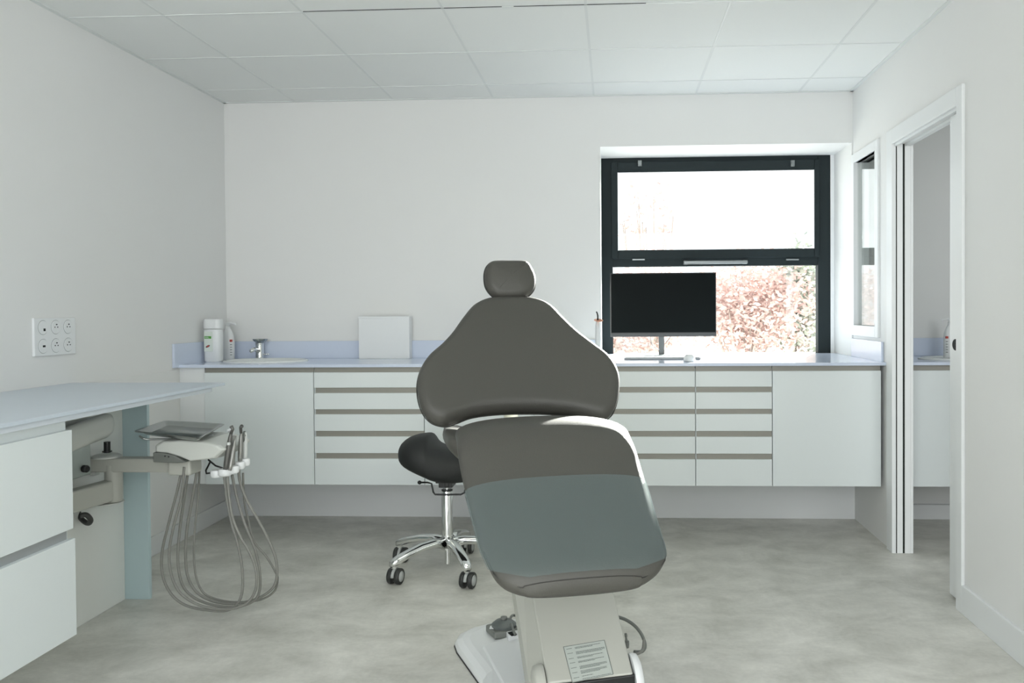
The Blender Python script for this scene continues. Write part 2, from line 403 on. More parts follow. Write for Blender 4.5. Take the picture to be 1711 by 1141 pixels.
# tap
tp = at(435, 594, 'z', WT); tx, ty = tp.x + .03, 4.97
tx = at(434, 590, 'y', ty).x
tap = empty('tap', (tx, ty, WT)); tag(tap, 'chrome single-lever tap standing behind the wash basin', 'tap')
MB().lathe([(0, 0), (.028, 0), (.028, .006), (.024, .01), (.023, .085), (.024, .1), (0, .1)], (tx, ty, WT), 28).build('body', chrome_m, tap, smooth=True, angle=40)
lv = MB()
pr = [(0, -.012), (.022, -.010), (.040, .004), (.043, .014), (.0, .016)]
lv.lathe(pr, (tx + .008, ty - .01, WT + .108), 28, (0, 0, 1), sx=1, sy=1.1); lv.build('lever', mat('dark_chrome', (.42, .45, .44), .15, metal=1), tap, smooth=True, angle=50)
MB().tube([(tx, ty - .015, WT + .05), (tx, ty - .08, WT + .062), (tx, ty - .12, WT + .055)], [.013, .012, .011], 14).build('spout', chrome_m, tap, smooth=True)
MB().tube([(tx + .02, ty, WT + .028), (tx + .05, ty, WT + .03)], .004, 8).lathe([(0, -.006), (.007, 0), (0, .006)], (tx + .053, ty, WT + .03), 10).build('pull_rod', chrome_m, tap, smooth=True)

# bottles
def sring(cx, cy, hx, hy, z, p=3.2, n=40):
    o = []
    for k in range(n):
        t = 2 * PI * k / n; c, s = math.cos(t), math.sin(t)
        o.append(Vector((cx + hx * math.copysign(abs(c) ** (2 / p), c), cy + hy * math.copysign(abs(s) ** (2 / p), s), z)))
    return o
def soap_dispenser():
    x, y = at(357, 560, 'y', 4.72).x, 4.72
    e = empty('soap_dispenser', (x, y, WT)); tag(e, 'tall white plastic bottle with a green label strip, nearest the left wall', 'bottle')
    prof = [(.042, .03, 0), (.048, .036, .008), (.049, .037, .10), (.049, .037, .16), (.047, .036, .185), (.050, .038, .19), (.050, .038, .232), (.046, .034, .243), (.02, .015, .246)]
    MB().rings([sring(x, y, a, b, WT + z) for a, b, z in prof[:5]] ).build('body', white_m, e, smooth=True, angle=50)
    MB().rings([sring(x, y, a, b, WT + z) for a, b, z in prof[5:]] ).build('cap', white_m, e, smooth=True, angle=50)
    yl = y - .0385
    box('label', x - .038, x + .012, yl, yl + .012, WT + .06, WT + .172, mat('label_white', (.70, .76, .70), .4), e, bevel=.001)
    box('green_strip', x - .035, x + .004, yl - .001, yl + .002, WT + .133, WT + .147, green_m, e, bevel=0)['label'] = 'green printed strip'
    MB().box(x - .033, x - .006, yl - .0016, yl, WT + .1365, WT + .138).box(x - .033, x - .012, yl - .0016, yl, WT + .141, WT + .1425).build('printed_line', mat('label_white', (.7, .7, .7)), e)
    mk = MB(); c = Vector((x - .016, yl - .001, WT + .09)); ang = .45
    vs = []
    for k in range(24):
        t = 2 * PI * k / 24; a, b = .013 * math.cos(t), .0055 * math.sin(t)
        vs.append(c + Vector((a * math.cos(ang) - b * math.sin(ang), 0, a * math.sin(ang) + b * math.cos(ang))))
    mk.prism(vs, (0, .001, 0)).build('emblem', mat('black_print', (.05, .03, .03), .5), e)
    vs2 = [c + (v - c) * .62 + Vector((.001, -.0006, .0005)) for v in vs]
    MB().prism(vs2, (0, .001, 0)).build('emblem_centre', red_m, e)
    return e
soap_dispenser()
def pump_bottle(x, y, label, mirror=1, w=.036):
    e = empty('spray_bottle', (x, y, WT)); tag(e, label, 'bottle')
    prof = [(w * .9, .024, 0), (w, .028, .006), (w, .028, .11), (w * .92, .026, .14), (w * .62, .02, .17), (.014, .014, .185), (.014, .014, .20)]
    MB().rings([sring(x, y, a, b, WT + z, 2.6) for a, b, z in prof]).build('body', white_m, e, smooth=True)
    MB().tube([(x - .004 * mirror, y, WT + .195), (x, y, WT + .214), (x + .02 * mirror, y - .005, WT + .219), (x + .047 * mirror, y - .008, WT + .213), (x + .049 * mirror, y - .008, WT + .203)], [.013, .012, .008, .006, .005], 12).build('spray_head', white_m, e, smooth=True)
    m_ = MB().box(x + (w - .014), x + w - .001, y - .0285, y - .018, WT + .108, WT + .121)
    m_.build('red_band', red_m, e)['label'] = 'red printed band'
    m_ = MB()
    for k in range(5): m_.box(x + (w - .012), x + w - .003, y - .0288, y - .02, WT + .03 + k * .015, WT + .033 + k * .015)
    m_.build('printed_lines', ink_m, e)
    return e
pump_bottle(at(381, 560, 'y', 4.90).x, 4.90, 'white spray bottle with a red band, between the green-labelled bottle and the tap')

# white box standing against the wall
p1 = at(599, 529, 'y', 4.96); p2 = at(684.5, 596, 'y', 4.96)
wbx = empty('storage_box', ((p1.x + p2.x) / 2, 4.99, WT)); tag(wbx, 'square white box standing upright on the worktop against the wall', 'box')
box('carton', p1.x, p2.x, 4.96, 5.026, WT, p1.z, white_m, wbx, bevel=.002)
box('lid', p1.x - .001, p2.x + .001, 4.959, 5.027, p1.z - .012, p1.z + .001, white_m, wbx, bevel=.001)

# curing light
cx = at(999, 560, 'y', 4.78).x; cy = 4.78
cu = empty('curing_light', (cx, cy, WT)); tag(cu, 'white cordless dental curing light with a black tip standing in its charger', 'dental curing light')
MB().lathe([(0, 0), (.050, 0), (.052, .008), (.045, .025), (.028, .05), (.020, .065), (0, .068)], (cx + .0, cy, WT), 28, sx=1, sy=1.1).build('charger_base', white_m, cu, smooth=True, angle=60)
MB().tube([(cx, cy, WT + .05), (cx, cy, WT + .10), (cx - .002, cy, WT + .19), (cx - .001, cy, WT + .218)], [.0165, .0155, .013, .008], 16).build('handpiece', white_m, cu, smooth=True)
MB().tube([(cx, cy, WT + .214), (cx, cy, WT + .222)], .007, 14).build('ring', red_m, cu, smooth=True)
MB().lathe([(0, 0), (.026, 0), (.026, .002), (0, .002)], (cx + .004, cy, WT + .222), 24, (.1, -.3, 1)).build('light_shield', mat('orange_shield', (.75, .35, .22), .3), cu, smooth=True, angle=30)
MB().tube([(cx, cy, WT + .222), (cx, cy, WT + .248), (cx - .003, cy - .006, WT + .262), (cx - .007, cy - .014, WT + .270)], [.0045, .0045, .004, .0038], 10).build('light_guide', black_m, cu, smooth=True)
MB().tube(spline([(cx + .045, cy + .02, WT + .012), (cx + .08, cy + .05, WT + .01), (cx + .12, cy + .12, WT + .004), (cx + .2, cy + .22, WT + .004)], 6), .0022, 8).build('cord', white_m, cu, smooth=True)

# monitor
MY = 5.12
a = at(1019.5, 456.5, 'y', MY); b_ = at(1197, 562, 'y', MY)
mc = (a.x + b_.x) / 2
mo = empty('monitor', (mc, 5.2, WT)); tag(mo, 'black flat monitor standing on the worktop in front of the window', 'monitor')
box('housing', a.x, b_.x, MY, MY + .03, b_.z, a.z, black_m, mo, bevel=.003)
box('screen', a.x + .006, b_.x - .006, MY - .0012, MY + .001, b_.z + .026, a.z - .006, mat('screen_glass', (.004, .006, .006), .4, spec=.05), mo, bevel=0)
box('chin', a.x + .001, b_.x - .001, MY - .0018, MY, b_.z + .001, b_.z + .022, mat('grey_chin', (.03, .034, .034), .35), mo, bevel=0)
mp_ = at(1105, 580, 'y', 5.19).x
MB().box(mp_ - .017, mp_ + .017, 5.165, 5.185, WT + .008, 1.25).box(mp_ - .05, mp_ + .05, 5.15, 5.17, 1.15, 1.27).build('stand_column', mat('grey_metal', (.10, .11, .11), .45), mo, bevel=.003)
MB().rings([sring(mp_, 5.18, .11, .085, WT + z, 4) for z in (0.0, .006)] + [sring(mp_, 5.18, .10, .078, WT + .008, 4)]).build('stand_base', mat('silver_base', (.55, .57, .57), .3), mo, smooth=True, angle=40)
MB().tube(spline([at(1087, 555, 'y', 5.17), at(1088, 572, 'y', 5.17), at(1098, 583, 'y', 5.18), at(1108, 588, 'y', 5.2)], 6), .0028, 8).build('cable', hose_m, mo, smooth=True)
MB().tube(spline([at(1125, 555, 'y', 5.17), at(1115, 570, 'y', 5.19), at(1100, 584, 'y', 5.2)], 6), .0022, 8).build('cable', hose_m, mo, smooth=True)
# keyboard and mouse
kb = empty('keyboard', (.26, 4.86, WT)); tag(kb, 'thin white keyboard lying on the worktop in front of the monitor', 'keyboard')
kx0 = at(1043, 600, 'y', 4.82).x; kx1 = at(1170, 600, 'y', 4.82).x
box('case', kx0, kx1, 4.78, 4.90, WT + .001, WT + .010, mat('keyboard_grey', (.50, .52, .53), .4), kb, bevel=.002)
ks = MB()
for r in range(5):
    for c in range(15):
        w = (kx1 - kx0 - .016) / 15; x = kx0 + .008 + c * w; y = 4.787 + r * .0215
        ks.box(x + .001, x + w - .001, y, y + .0185, WT + .009, WT + .0125)
tag(ks.build('keys', white_m, kb), kind='stuff')
mx, my = at(1152, 600, 'y', 4.60).x, 4.60
ms = empty('computer_mouse', (mx, my, WT)); tag(ms, 'small white computer mouse at the front of the worktop below the monitor', 'computer mouse')
rg = [sring(mx, my, .032 * math.cos(t) ** .5 if t < 1.5 else .003, .055 * math.cos(t) ** .5 if t < 1.5 else .005, WT + .001 + .035 * math.sin(t), 2.3, 28) for t in (0, .25, .5, .75, 1.0, 1.2, 1.35, 1.48)]
MB().rings(rg).build('shell', white_m, ms, smooth=True)
MB().tube([(mx, my - .034, WT + .024), (mx, my - .02, WT + .033)], .004, 10).build('scroll_wheel', hub_m, ms, smooth=True)

# ------------------------------------------------------------------ next room, seen through the door opening
nx0 = XR + T + .001; nx1 = XA - .301
nw = empty('worktop', (2.0, 4.74, WT)); tag(nw, 'pale blue worktop in the next room seen through the sliding door opening', 'worktop')
box('counter_slab', nx0, nx1, YF, D - .001, WT - .016, WT, wt_m, nw)
box('rear_upstand', nx0, nx1, D - .014, D - .001, WT, WT + .105, wt_m, nw)
cabinet('cabinet', nx0 + .002, 2.2, 'door', 'white wall-hung cabinet in the next room seen through the door opening', None)
pump_bottle(at(1588, 585, 'y', 4.85).x, 4.85, 'white bottle with a red band on the next room worktop, cut by the door edge', -1, .036)
for_o = [o for o in COL.objects if o.name.startswith('spray_bottle')][-1]
for c in children(for_o):
    if c.name.startswith(('red_band', 'printed_lines')):
        for v in c.data.vertices: v.co.x = -v.co.x
nb = empty('wash_basin', (1.93, 4.72, WT)); tag(nb, 'white basin rim on the next room worktop, seen through the door opening', 'sink')
rg = [[Vector((1.93 + .24 * r * math.cos(2 * PI * k / 48), 4.72 + .16 * r * math.sin(2 * PI * k / 48), WT + z)) for k in range(48)] for r, z in ((1.08, .0), (1.08, .006), (1.02, .010), (.96, .004), (.9, .001), (.5, .0005))]
MB().rings(rg).build('bowl', MATS['ceramic'], nb, smooth=True)

# ------------------------------------------------------------------ desk on the left
dk = empty('desk', (-1.95, 2.2, 0)); tag(dk, 'long pale blue desk top along the left wall above the drawers', 'desk')
DZ = .932
MB().prism([(XL + .001, .3, DZ - .012), (-1.66, .3, DZ - .012), (-1.66, 3.545, DZ - .012), (XL + .001, 3.56, DZ - .012)], (0, 0, .012)).build('top', desk_m, dk, bevel=.0015)
MB().prism([(XL + .001, .3, DZ - .030), (-1.672, .3, DZ - .030), (-1.672, 3.45, DZ - .030), (XL + .001, 3.5, DZ - .030)], (0, 0, .0175)).build('under_top', mat('desk_edge', (.66, .71, .76), .35), dk, bevel=.001)
sp = box('support_panel', XL + .001, -1.998, 3.53, 3.549, 0, DZ - .0305, bluep_m, dk, bevel=.001); sp['label'] = 'blue-grey end support panel'
# drawers
dc = empty('drawer_cabinet', (-1.98, 1.9, .227)); tag(dc, 'white wall-hung two-drawer cabinet under the left desk', 'cabinet')
box('body', -2.104, -1.70, .9, 2.545, .227, DZ - .031, cab_m, dc)
box('drawer', -1.70, -1.682, .9, 2.548, .562, .870, cab_m, dc)
box('drawer', -1.70, -1.682, .9, 2.556, .227, .530, cab_m, dc)
box('grip_profile', -1.712, -1.699, .9, 2.54, .522, .572, mat('brushed_aluminium', (.45, .47, .48), .35, metal=.5), dc)
# service panel with the delivery unit
sv = empty('service_box', (-2.2, 3.0, 0)); tag(sv, 'glossy off-white service box panel against the left wall behind the instrument arm', 'panel')
box('front_panel', -2.12, -2.105, .9, 3.529, .0, .86, panel_m, sv)

# ------------------------------------------------------------------ instrument delivery unit
du = empty('dental_delivery_unit', (-2.03, 3.3, 0)); tag(du, 'dental instrument unit on a swing arm with hanging grey hoses, left of the chair', 'dental unit')
Y3 = 3.3
hz = .60; hx = -2.015
post = MB().lathe([(0, 0), (.030, 0), (.032, .004), (.032, .15), (0, .15)], (hx - .015 + .02, Y3, .475), 24)
post.build('pivot_post', beige_m, du, smooth=True, angle=40)
# horizontal arm
pa = at(152, 764, 'y', Y3); pb = at(292, 764, 'y', Y3); pc = at(152, 787, 'y', Y3)
MB().box(pa.x, pb.x, Y3 - .03, Y3 + .03, pc.z, pa.z).build('swing_arm', beige_m, du, bevel=.006, seg=3)
MB().lathe([(0, 0), (.055, 0), (.055, .006), (.045, .012), (0, .012)], (at(178, 760, 'y', Y3).x, Y3, pa.z), 28).build('arm_cap', unit_m, du, smooth=True, angle=40)
# sloping lower beam from the wall box
q0 = at(60, 870, 'y', 2.75); q1 = at(178, 820, 'y', Y3)
be = MB(); A_ = Vector((-2.07, 2.72, .535)); B_ = Vector((-2.02, 3.30, .525))
dir_ = (B_ - A_).normalized(); sd = Vector((dir_.y, -dir_.x, 0)).normalized()
be.prism([A_ - sd * .028 - Vector((0, 0, .045)), A_ + sd * .028 - Vector((0, 0, .045)), A_ + sd * .028 + Vector((0, 0, .038)), A_ - sd * .028 + Vector((0, 0, .038))], B_ - A_)
be.build('lower_arm', beige_m, du, bevel=.010, seg=3)
MB().lathe([(0, 0), (.060, 0), (.060, .004), (0, .004)], (at(180, 829, 'y', Y3).x, Y3, .470), 28).build('lower_cap', unit_m, du, smooth=True, angle=40)
# upper sloped bar with a rounded top edge
bar = MB(); A2 = Vector((-2.095, 2.6, .735)); B2 = at(194, 712, 'x', -2.04)
B2 = Vector((-2.05, 3.36, .795)); A2 = Vector((-2.05, 2.70, .735))
n_ = 16; prof = []
for k in range(n_):
    t = 2 * PI * k / n_; prof.append((.026 * math.cos(t), .050 * math.copysign(abs(math.sin(t)) ** .6, math.sin(t))))
rg = []
for s_, sc in ((0, 1), (.93, 1), (.97, .85), (1.0, .45)):
    P_ = A2.lerp(B2, s_); rg.append([P_ + Vector((x * sc, 0, z * sc - .012)) for x, z in prof])
bar.rings(rg).build('bracket_bar', unit_m, du, smooth=True)
MB().tube([at(179, 738, 'y', Y3), at(179, 756, 'y', Y3)], .0125, 16).lathe([(0, 0), (.018, 0), (.018, .004), (0, .004)], at(179, 755, 'y', Y3), 20).build('hinge_pin', black_m, du, smooth=True, angle=40)
kp = at(140, 783, 'x', -2.04)
MB().lathe([(0, 0), (.014, 0), (.014, .016), (.010, .02), (0, .02)], kp, 20, (1, -.3, 0)).build('lock_knob', black_m, du, smooth=True, angle=40)
MB().box(-2.1045, -2.05, 2.70, 3.22, .60, .74).build('wall_bracket', mat('bracket_grey', (.40, .45, .43), .4), du, bevel=.006)
MB().box(at(155, 780, 'y', Y3).x, at(162, 780, 'y', Y3).x, Y3 - .02, Y3 + .02, .58, pc.z + .01).build('arm_stop', unit_m, du, bevel=.003)
# dark hose elbow under the arm
el = [at(u, v, 'y', 3.25) for u, v in ((129, 836), (133, 849), (140, 861), (151, 868), (161, 869), (167, 862), (163, 853), (156, 853))]
el = [p + Vector((0, -.012 * i, 0)) for i, p in enumerate(el)]
MB().tube(spline(el, 6), .0098, 12).build('elbow_hose', dhose_m, du, smooth=True)
# head: grey underside and white top shell
def pw(u, v, y): return at(u, v, 'y', y)
x0 = pw(260, 760, 3.22).x; x1 = pw(372, 745, 3.22).x
zt = pw(260, 737, 3.22).z; 
top_prof = [(x0, .690), (x0, .716), (x0 + .03, .734), (x0 + .11, .738), (x0 + .20, .734), (x0 + .265, .718), (x0 + .29, .700), (x0 + .25, .664), (x0 + .15, .652), (x0 + .10, .672), (x0 + .05, .686)]
hd = MB(); rg = []
for yy, sc in ((3.20, .90), (3.215, .97), (3.25, 1), (3.40, 1), (3.435, .97), (3.45, .9)):
    cz = .697; cx_ = x0 + .13
    rg.append([Vector((cx_ + (x - cx_) * sc, yy, cz + (z - cz) * sc)) for x, z in top_prof])
hd.rings(rg).build('top_shell', unit_m, du, bevel=.006, seg=3)
MB().prism([(x0 + .002, 3.195, .652), (x0 + .100, 3.195, .648), (x0 + .135, 3.195, .652), (x0 + .085, 3.195, .680), (x0 + .04, 3.195, .688), (x0 + .002, 3.195, .690)], (0, .22, 0)).build('under_shell', unitg_m, du, bevel=.004)
for du_, dv_ in ((282, 763), (276, 762)):
    p = pw(du_, dv_, 3.195); MB().lathe([(0, 0), (.003, 0), (.003, .002), (0, .002)], p, 10, (0, -1, 0)).build('screw', black_m, du)
pj = pw(279, 768, 3.24); pk = pw(318, 795, 3.24)
MB().box(pj.x, pk.x, 3.24, 3.34, pk.z, pj.z).build('arm_joint', beige_m, du, bevel=.01, seg=3)
MB().lathe([(0, 0), (.010, 0), (.010, .002), (0, .003)], (x0 + .17, 3.33, .737), 18).build('top_button', hub_m, du, smooth=True)
# carrying bracket of the tray
MB().tube(spline([(x0 - .075, 3.24, .748), (x0 - .06, 3.24, .738), (x0 - .04, 3.25, .733), (x0 + .03, 3.27, .732)], 5), .004, 8).build('tray_bracket', steel_m, du, smooth=True)
# instrument holder: wire arm, cradle, five handpieces with hoses
MB().tube([pw(352, 770, 3.3), pw(344, 786, 3.28), pw(345, 791, 3.26), pw(352, 790, 3.26)], .0035, 8).tube([pw(348, 768, 3.3), pw(360, 778, 3.28), pw(372, 782, 3.27)], .0035, 8).build('holder_wire', black_m, du, smooth=True)
hl = MB()
c0 = pw(368, 793, 3.25)
for u, v, y, r in ((362, 791, 3.25, .024), (376, 789, 3.24, .026), (390, 784, 3.25, .022), (401, 777, 3.29, .020), (410, 772, 3.32, .018)):
    p = pw(u, v, y); hl.lathe([(0, 0), (r * .8, 0), (r, .006), (r, .022), (r * .85, .028), (0, .028)], p - Vector((0, 0, .014)), 20)
hl.build('instrument_holder', white_m, du, smooth=True, angle=50)
UY = 3.27
def handpiece(base, tip, r, m, head=None, hm=None):
    b, t = Vector(base), Vector(tip); d_ = t - b
    pts = [b, b + d_ * .15, b + d_ * .6, b + d_ * .85, t]
    return MB().tube(pts, [r * .85, r, r * 1.0, r * .7, r * .42], 14).build('handpiece', m, du, smooth=True)
dk_m = mat('dark_handpiece', (.13, .13, .12), .35, metal=.3); md_m = mat('mid_handpiece', (.33, .33, .31), .3, metal=.5)
h1 = handpiece(pw(377, 787, 3.23), pw(386, 722, 3.23), .0115, dk_m)
MB().tube([pw(386, 724, 3.23), pw(389, 717, 3.225), pw(386, 712, 3.22)], [.006, .006, .0075], 10).build('head', mat('dark_handpiece', (.1, .1, .1)), h1, smooth=True)
h2 = handpiece(pw(388, 783, 3.27), pw(390, 726, 3.27), .010, md_m)
MB().tube([pw(390, 727, 3.27), pw(389, 716, 3.265), pw(380, 720, 3.26)], [.005, .005, .006], 10).build('head', white_m, h2, smooth=True)
h3 = handpiece(pw(401, 772, 3.30), pw(403, 722, 3.30), .0095, md_m)
MB().tube([pw(403, 724, 3.3), pw(402, 714, 3.3), pw(404, 712, 3.29)], [.006, .006, .0075], 10).build('head', dk_m, h3, smooth=True)
h4 = handpiece(pw(409, 768, 3.33), pw(410, 722, 3.33), .0100, mat('light_handpiece', (.62, .64, .62), .3))
MB().tube([pw(408.5, 738, 3.33), pw(408.5, 727, 3.33), pw(408.5, 720, 3.33)], [.0098, .009, .004], 12).build('head', unitg_m, h4, smooth=True)
h5 = handpiece(pw(384, 786, 3.21), pw(394, 728, 3.25), .0075, md_m)
Lm = mat('collar_white', (.7, .72, .7), .3)
p = pw(383, 741, 3.222); MB().box(p.x - .005, p.x + .006, p.y - .008, p.y, p.z - .005, p.z + .005).build('size_mark', Lm, du)
# hoses (measured along the photo, each at its own depth)
HOS = [   # sight-line points of the hoses
 ([(304, 780), (298, 812), (283, 870), (272, 915), (270, 948), (276, 975), (290, 997), (312, 1012), (345, 1019), (378, 1020), (397, 1008), (405, 985), (404, 945), (396, 905), (388, 878), (380, 840), (375, 800), (375, 790)], 3.26, .0046),
 ([(308, 780), (303, 830), (290, 880), (283, 920), (285, 955), (297, 985), (320, 1005), (352, 1016), (385, 1017), (412, 1008), (427, 985), (428, 955), (418, 925), (400, 893), (388, 862), (382, 820), (380, 795)], 3.24, .0046),
 ([(315, 782), (308, 830), (301, 880), (297, 930), (301, 965), (312, 988), (335, 1004), (368, 1013), (400, 1013), (425, 1003), (434, 985), (434, 955), (426, 918), (410, 878), (398, 840), (390, 805), (388, 793)], 3.30, .0048),
 ([(331, 775), (322, 830), (313, 880), (310, 925), (313, 960), (325, 985), (345, 1000), (375, 1008), (410, 1006), (440, 995), (460, 975), (462, 940), (450, 905), (432, 870), (412, 835), (401, 805), (399, 785)], 3.32, .0050),
 ([(334, 775), (331, 830), (326, 880), (324, 925), (328, 965), (340, 990), (362, 1001), (395, 1006), (435, 1002), (458, 988), (464, 968), (460, 955), (445, 930), (425, 905), (415, 870), (408, 835), (406, 790)], 3.36, .0038),
]
for pts, yb, r in HOS:
    P_ = [at(u, v, 'y', yb + .05 * math.sin(PI * i / (len(pts) - 1)) * (1 if yb > 3.3 else -1) * .4) for i, (u, v) in enumerate(pts)]
    for q in P_: q.z = max(q.z, r + .001)
    MB().tube(spline(P_, 7), r * 1.12, 10).build('hose', hose_m, du, smooth=True)
# steel tray: its own thing resting on the bracket
tr = empty('instrument_tray', (-1.75, 3.35, .762)); tag(tr, 'rectangular stainless steel tray on top of the instrument unit', 'tray')
TZ = .757; crn = [at(224, 722, 'z', TZ), at(334, 733, 'z', TZ), at(375, 710, 'z', TZ), at(276, 704.5, 'z', TZ)]
def round_poly(cs, r, k=5):
    o = []; n = len(cs)
    for i in range(n):
        p, a, b = cs[i], cs[i - 1], cs[(i + 1) % n]
        s = p + (a - p).normalized() * r; e = p + (b - p).normalized() * r
        for j in range(k + 1):
            t = j / k; o.append((1 - t) ** 2 * s + 2 * t * (1 - t) * p + t * t * e)
    return o
cc = sum(crn, Vector()) / 4
def inset(d, z): return [Vector((p.x, p.y, z)) for p in round_poly([c + (cc - c).normalized() * d for c in crn], .022)]
MB().rings([inset(.0, TZ), inset(-.004, TZ + .004), inset(.0, TZ + .006), inset(.014, TZ + .004), inset(.040, TZ - .012), inset(.044, TZ - .013)], cap=False).add(inset(.044, TZ - .013), [tuple(range(24))]).build('tray_body', steel_m, tr, smooth=True, angle=50)
so_ = children(tr)[0].modifiers.new('thickness', 'SOLIDIFY'); so_.thickness = .0012

# ------------------------------------------------------------------ wall socket plate
pt = empty('socket_plate', (XL, 3.44, 1.137)); tag(pt, 'white wall plate with six round sockets in two rows on the left wall', 'socket')
PYa, PYb, PZa, PZb = 3.310, 3.573, 1.058, 1.214
box('plate', XL, XL + .011, PYa, PYb, PZa, PZb, white_m, pt, bevel=.002)
for r in range(2):
    for c in range(3):
        y = PYa + .052 + c * .080; z = PZa + .040 + (1 - r) * .077
        so1 = MB().lathe([(0, 0), (.0285, 0), (.0285, .002), (.027, .003), (0, .003)], (XL + .0105, y, z), 32, (1, 0, 0), mi=0).lathe([(0, 0), (.030, 0), (.030, .0008), (0, .0008)], (XL + .0105, y, z), 32, (1, 0, 0), mi=1).build('socket', white_m, pt, smooth=True, angle=30, extra=(mat('socket_gap', (.22, .24, .23), .6),))
        h = MB()
        if c == 0:
            if r == 0: h.box(XL + .0133, XL + .0142, y + .000, y + .012, z - .015, z - .004)
            else: h.box(XL + .0133, XL + .0142, y - .006, y + .010, z - .004, z + .004)
        else:
            for dy, dz in ((-.009, 0), (.009, 0)): h.lathe([(0, 0), (.0028, 0), (.0028, .0008), (0, .0008)], (XL + .0134, y + dy, z + dz), 12, (1, 0, 0))
            h.lathe([(0, 0), (.0022, 0), (.0022, .004), (0, .004)], (XL + .0134, y, z + .011), 12, (1, 0, 0))
        h.build('contact_holes', gap_m, so1)

# ------------------------------------------------------------------ saddle stool
SX, SY = -.790, 3.965
st = empty('saddle_stool', (SX, SY, 0)); tag(st, 'black saddle stool on a chrome five-caster base beside the chair', 'stool')
hub = MB().lathe([(0, 0), (.014, 0), (.014, .09), (0, .09)], (SX, SY, .035), 18).lathe([(0, 0), (.030, 0), (.032, .02), (.032, .045), (.026, .05), (0, .05)], (SX, SY, .105), 24)
hub.build('hub', chrome_m, st, smooth=True, angle=40)
MB().lathe([(0, 0), (.0265, 0), (.0265, .235), (.024, .24), (0, .24)], (SX, SY, .145), 28).build('gas_column', chrome_m, st, smooth=True, angle=40)
MB().lathe([(0, 0), (.026, 0), (.026, .010), (0, .010)], (SX, SY, .378), 24).build('column_collar', black_m, st, smooth=True, angle=40)
MB().lathe([(0, 0), (.012, 0), (.012, .05), (0, .05)], (SX, SY, .385), 16).build('inner_rod', chrome_m, st, smooth=True, angle=40)
for k in range(5):
    an = math.radians(10 + 72 * k); dx, dy = math.cos(an), math.sin(an); px, py = -dy, dx
    rg = []
    for s, z, w, h in ((.02, .135, .028, .026), (.08, .145, .026, .020), (.15, .140, .025, .018), (.22, .124, .024, .017), (.275, .106, .023, .019), (.308, .094, .016, .014)):
        c = Vector((SX + dx * s, SY + dy * s, z))
        rg.append([c + Vector((px, py, 0)) * w * math.copysign(abs(math.cos(t)) ** .7, math.cos(t)) + Vector((0, 0, 1)) * h * math.copysign(abs(math.sin(t)) ** .7, math.sin(t)) for t in [2 * PI * j / 16 for j in range(16)]])
    leg = MB().rings(rg).build('leg', chrome_m, st, smooth=True)
    rg = []
    for s, z, w in ((.10, .1585, .004), (.13, .158, .012), (.19, .144, .013), (.25, .1205, .011), (.27, .112, .004)):
        c = Vector((SX + dx * s, SY + dy * s, z)); rg.append([c + Vector((px, py, 0)) * w * a + Vector((0, 0, b)) for a, b in ((-1, -.006), (-1, .001), (1, .001), (1, -.006))])
    MB().rings(rg).build('grip_pad', black_m, leg)
    # caster
    cxp, cyp = SX + dx * .29, SY + dy * .29
    rot = (-.25, .1, -.12, -.16, -.22)[(k + 1) % 5]; ax = Vector((math.cos(rot), math.sin(rot), 0))
    ca_ = MB().lathe([(0, 0), (.013, 0), (.014, .02), (0, .022)], (cxp, cyp, .074), 16).build('caster', chrome_m, st, smooth=True, angle=40)
    fwd = Vector((-ax.y, ax.x, 0)); cw = Vector((cxp, cyp, .036)) + fwd * .010
    for sgn in (-1, 1):
        MB().lathe([(0, 0), (.024, 0), (.026, .002), (.035, .003), (.036, .006), (.036, .018), (.034, .021), (0, .021)], cw + ax * (.008 * sgn), 28, ax * sgn).build('wheel', rubber_m, ca_, smooth=True, angle=40)
        MB().lathe([(0, 0), (.024, 0), (.023, .0015), (0, .0025)], cw + ax * (.029 * sgn), 20, ax * sgn).build('hub_cap', hub_m, ca_, smooth=True)
    pts = [cw + (Vector((0, 0, 1)) * math.sin(t) + fwd * math.cos(t)) * .033 for t in [math.radians(a) for a in range(0, 181, 20)]]
    MB().tube(pts, .0078, 8).build('hood', hub_m, ca_, smooth=True)
# mechanism
MB().box(SX - .045, SX + .05, SY - .05, SY + .05, .425, .455).box(SX - .03, SX + .035, SY - .052, SY + .045, .405, .43).box(SX + .0, SX + .02, SY - .056, SY - .05, .41, .45).build('mechanism', black_m, st, bevel=.003)
lp = [at(u, v, 'y', SY - .06) for u, v in ((701, 806), (714, 806), (721, 808), (724, 822), (727, 826), (745, 826.5), (770, 826), (776, 823), (779, 812))]
MB().tube(lp, .0042, 10).lathe([(0, -.010), (.006, -.008), (.010, 0), (.006, .008), (0, .010)], lp[0], 14, (1, 0, 0)).build('lever', black_m, st, smooth=True)
# saddle: lofted along x, high cantle at the left
ST = [(670, 748, 762, .05), (673, 739, 770, .10), (684, 730, 778, .145), (700, 725, 785, .165), (714, 723.5, 792, .17), (721, 723.5, 795, .17), (725, 732, 797, .168), (731, 739, 799, .162), (742, 744, 802, .155), (757, 749, 804, .14), (775, 753, 804, .12), (795, 752, 801, .105), (815, 745, 793, .09), (832, 738, 780, .07), (838, 742, 768, .03)]
def sad(mb, lst, off=0):
    rg = []
    for u, vt, vb, w in lst:
        a = at(u, vt, 'y', SY); b = at(u, vb, 'y', SY); c = (a + b) / 2; h = (a.z - b.z) / 2 + off
        ring = []
        for j in range(28):
            t = 2 * PI * j / 28; ct, s_ = math.cos(t), math.sin(t)
            yy = w * math.copysign(abs(ct) ** .8, ct); zz = h * math.copysign(abs(s_) ** .75, s_)
            zz -= .022 * (yy / .17) ** 2      # saddle flanks drop
            ring.append(Vector((c.x, SY + yy, c.z + zz + .002)))
        rg.append(ring)
    return mb.rings(rg)
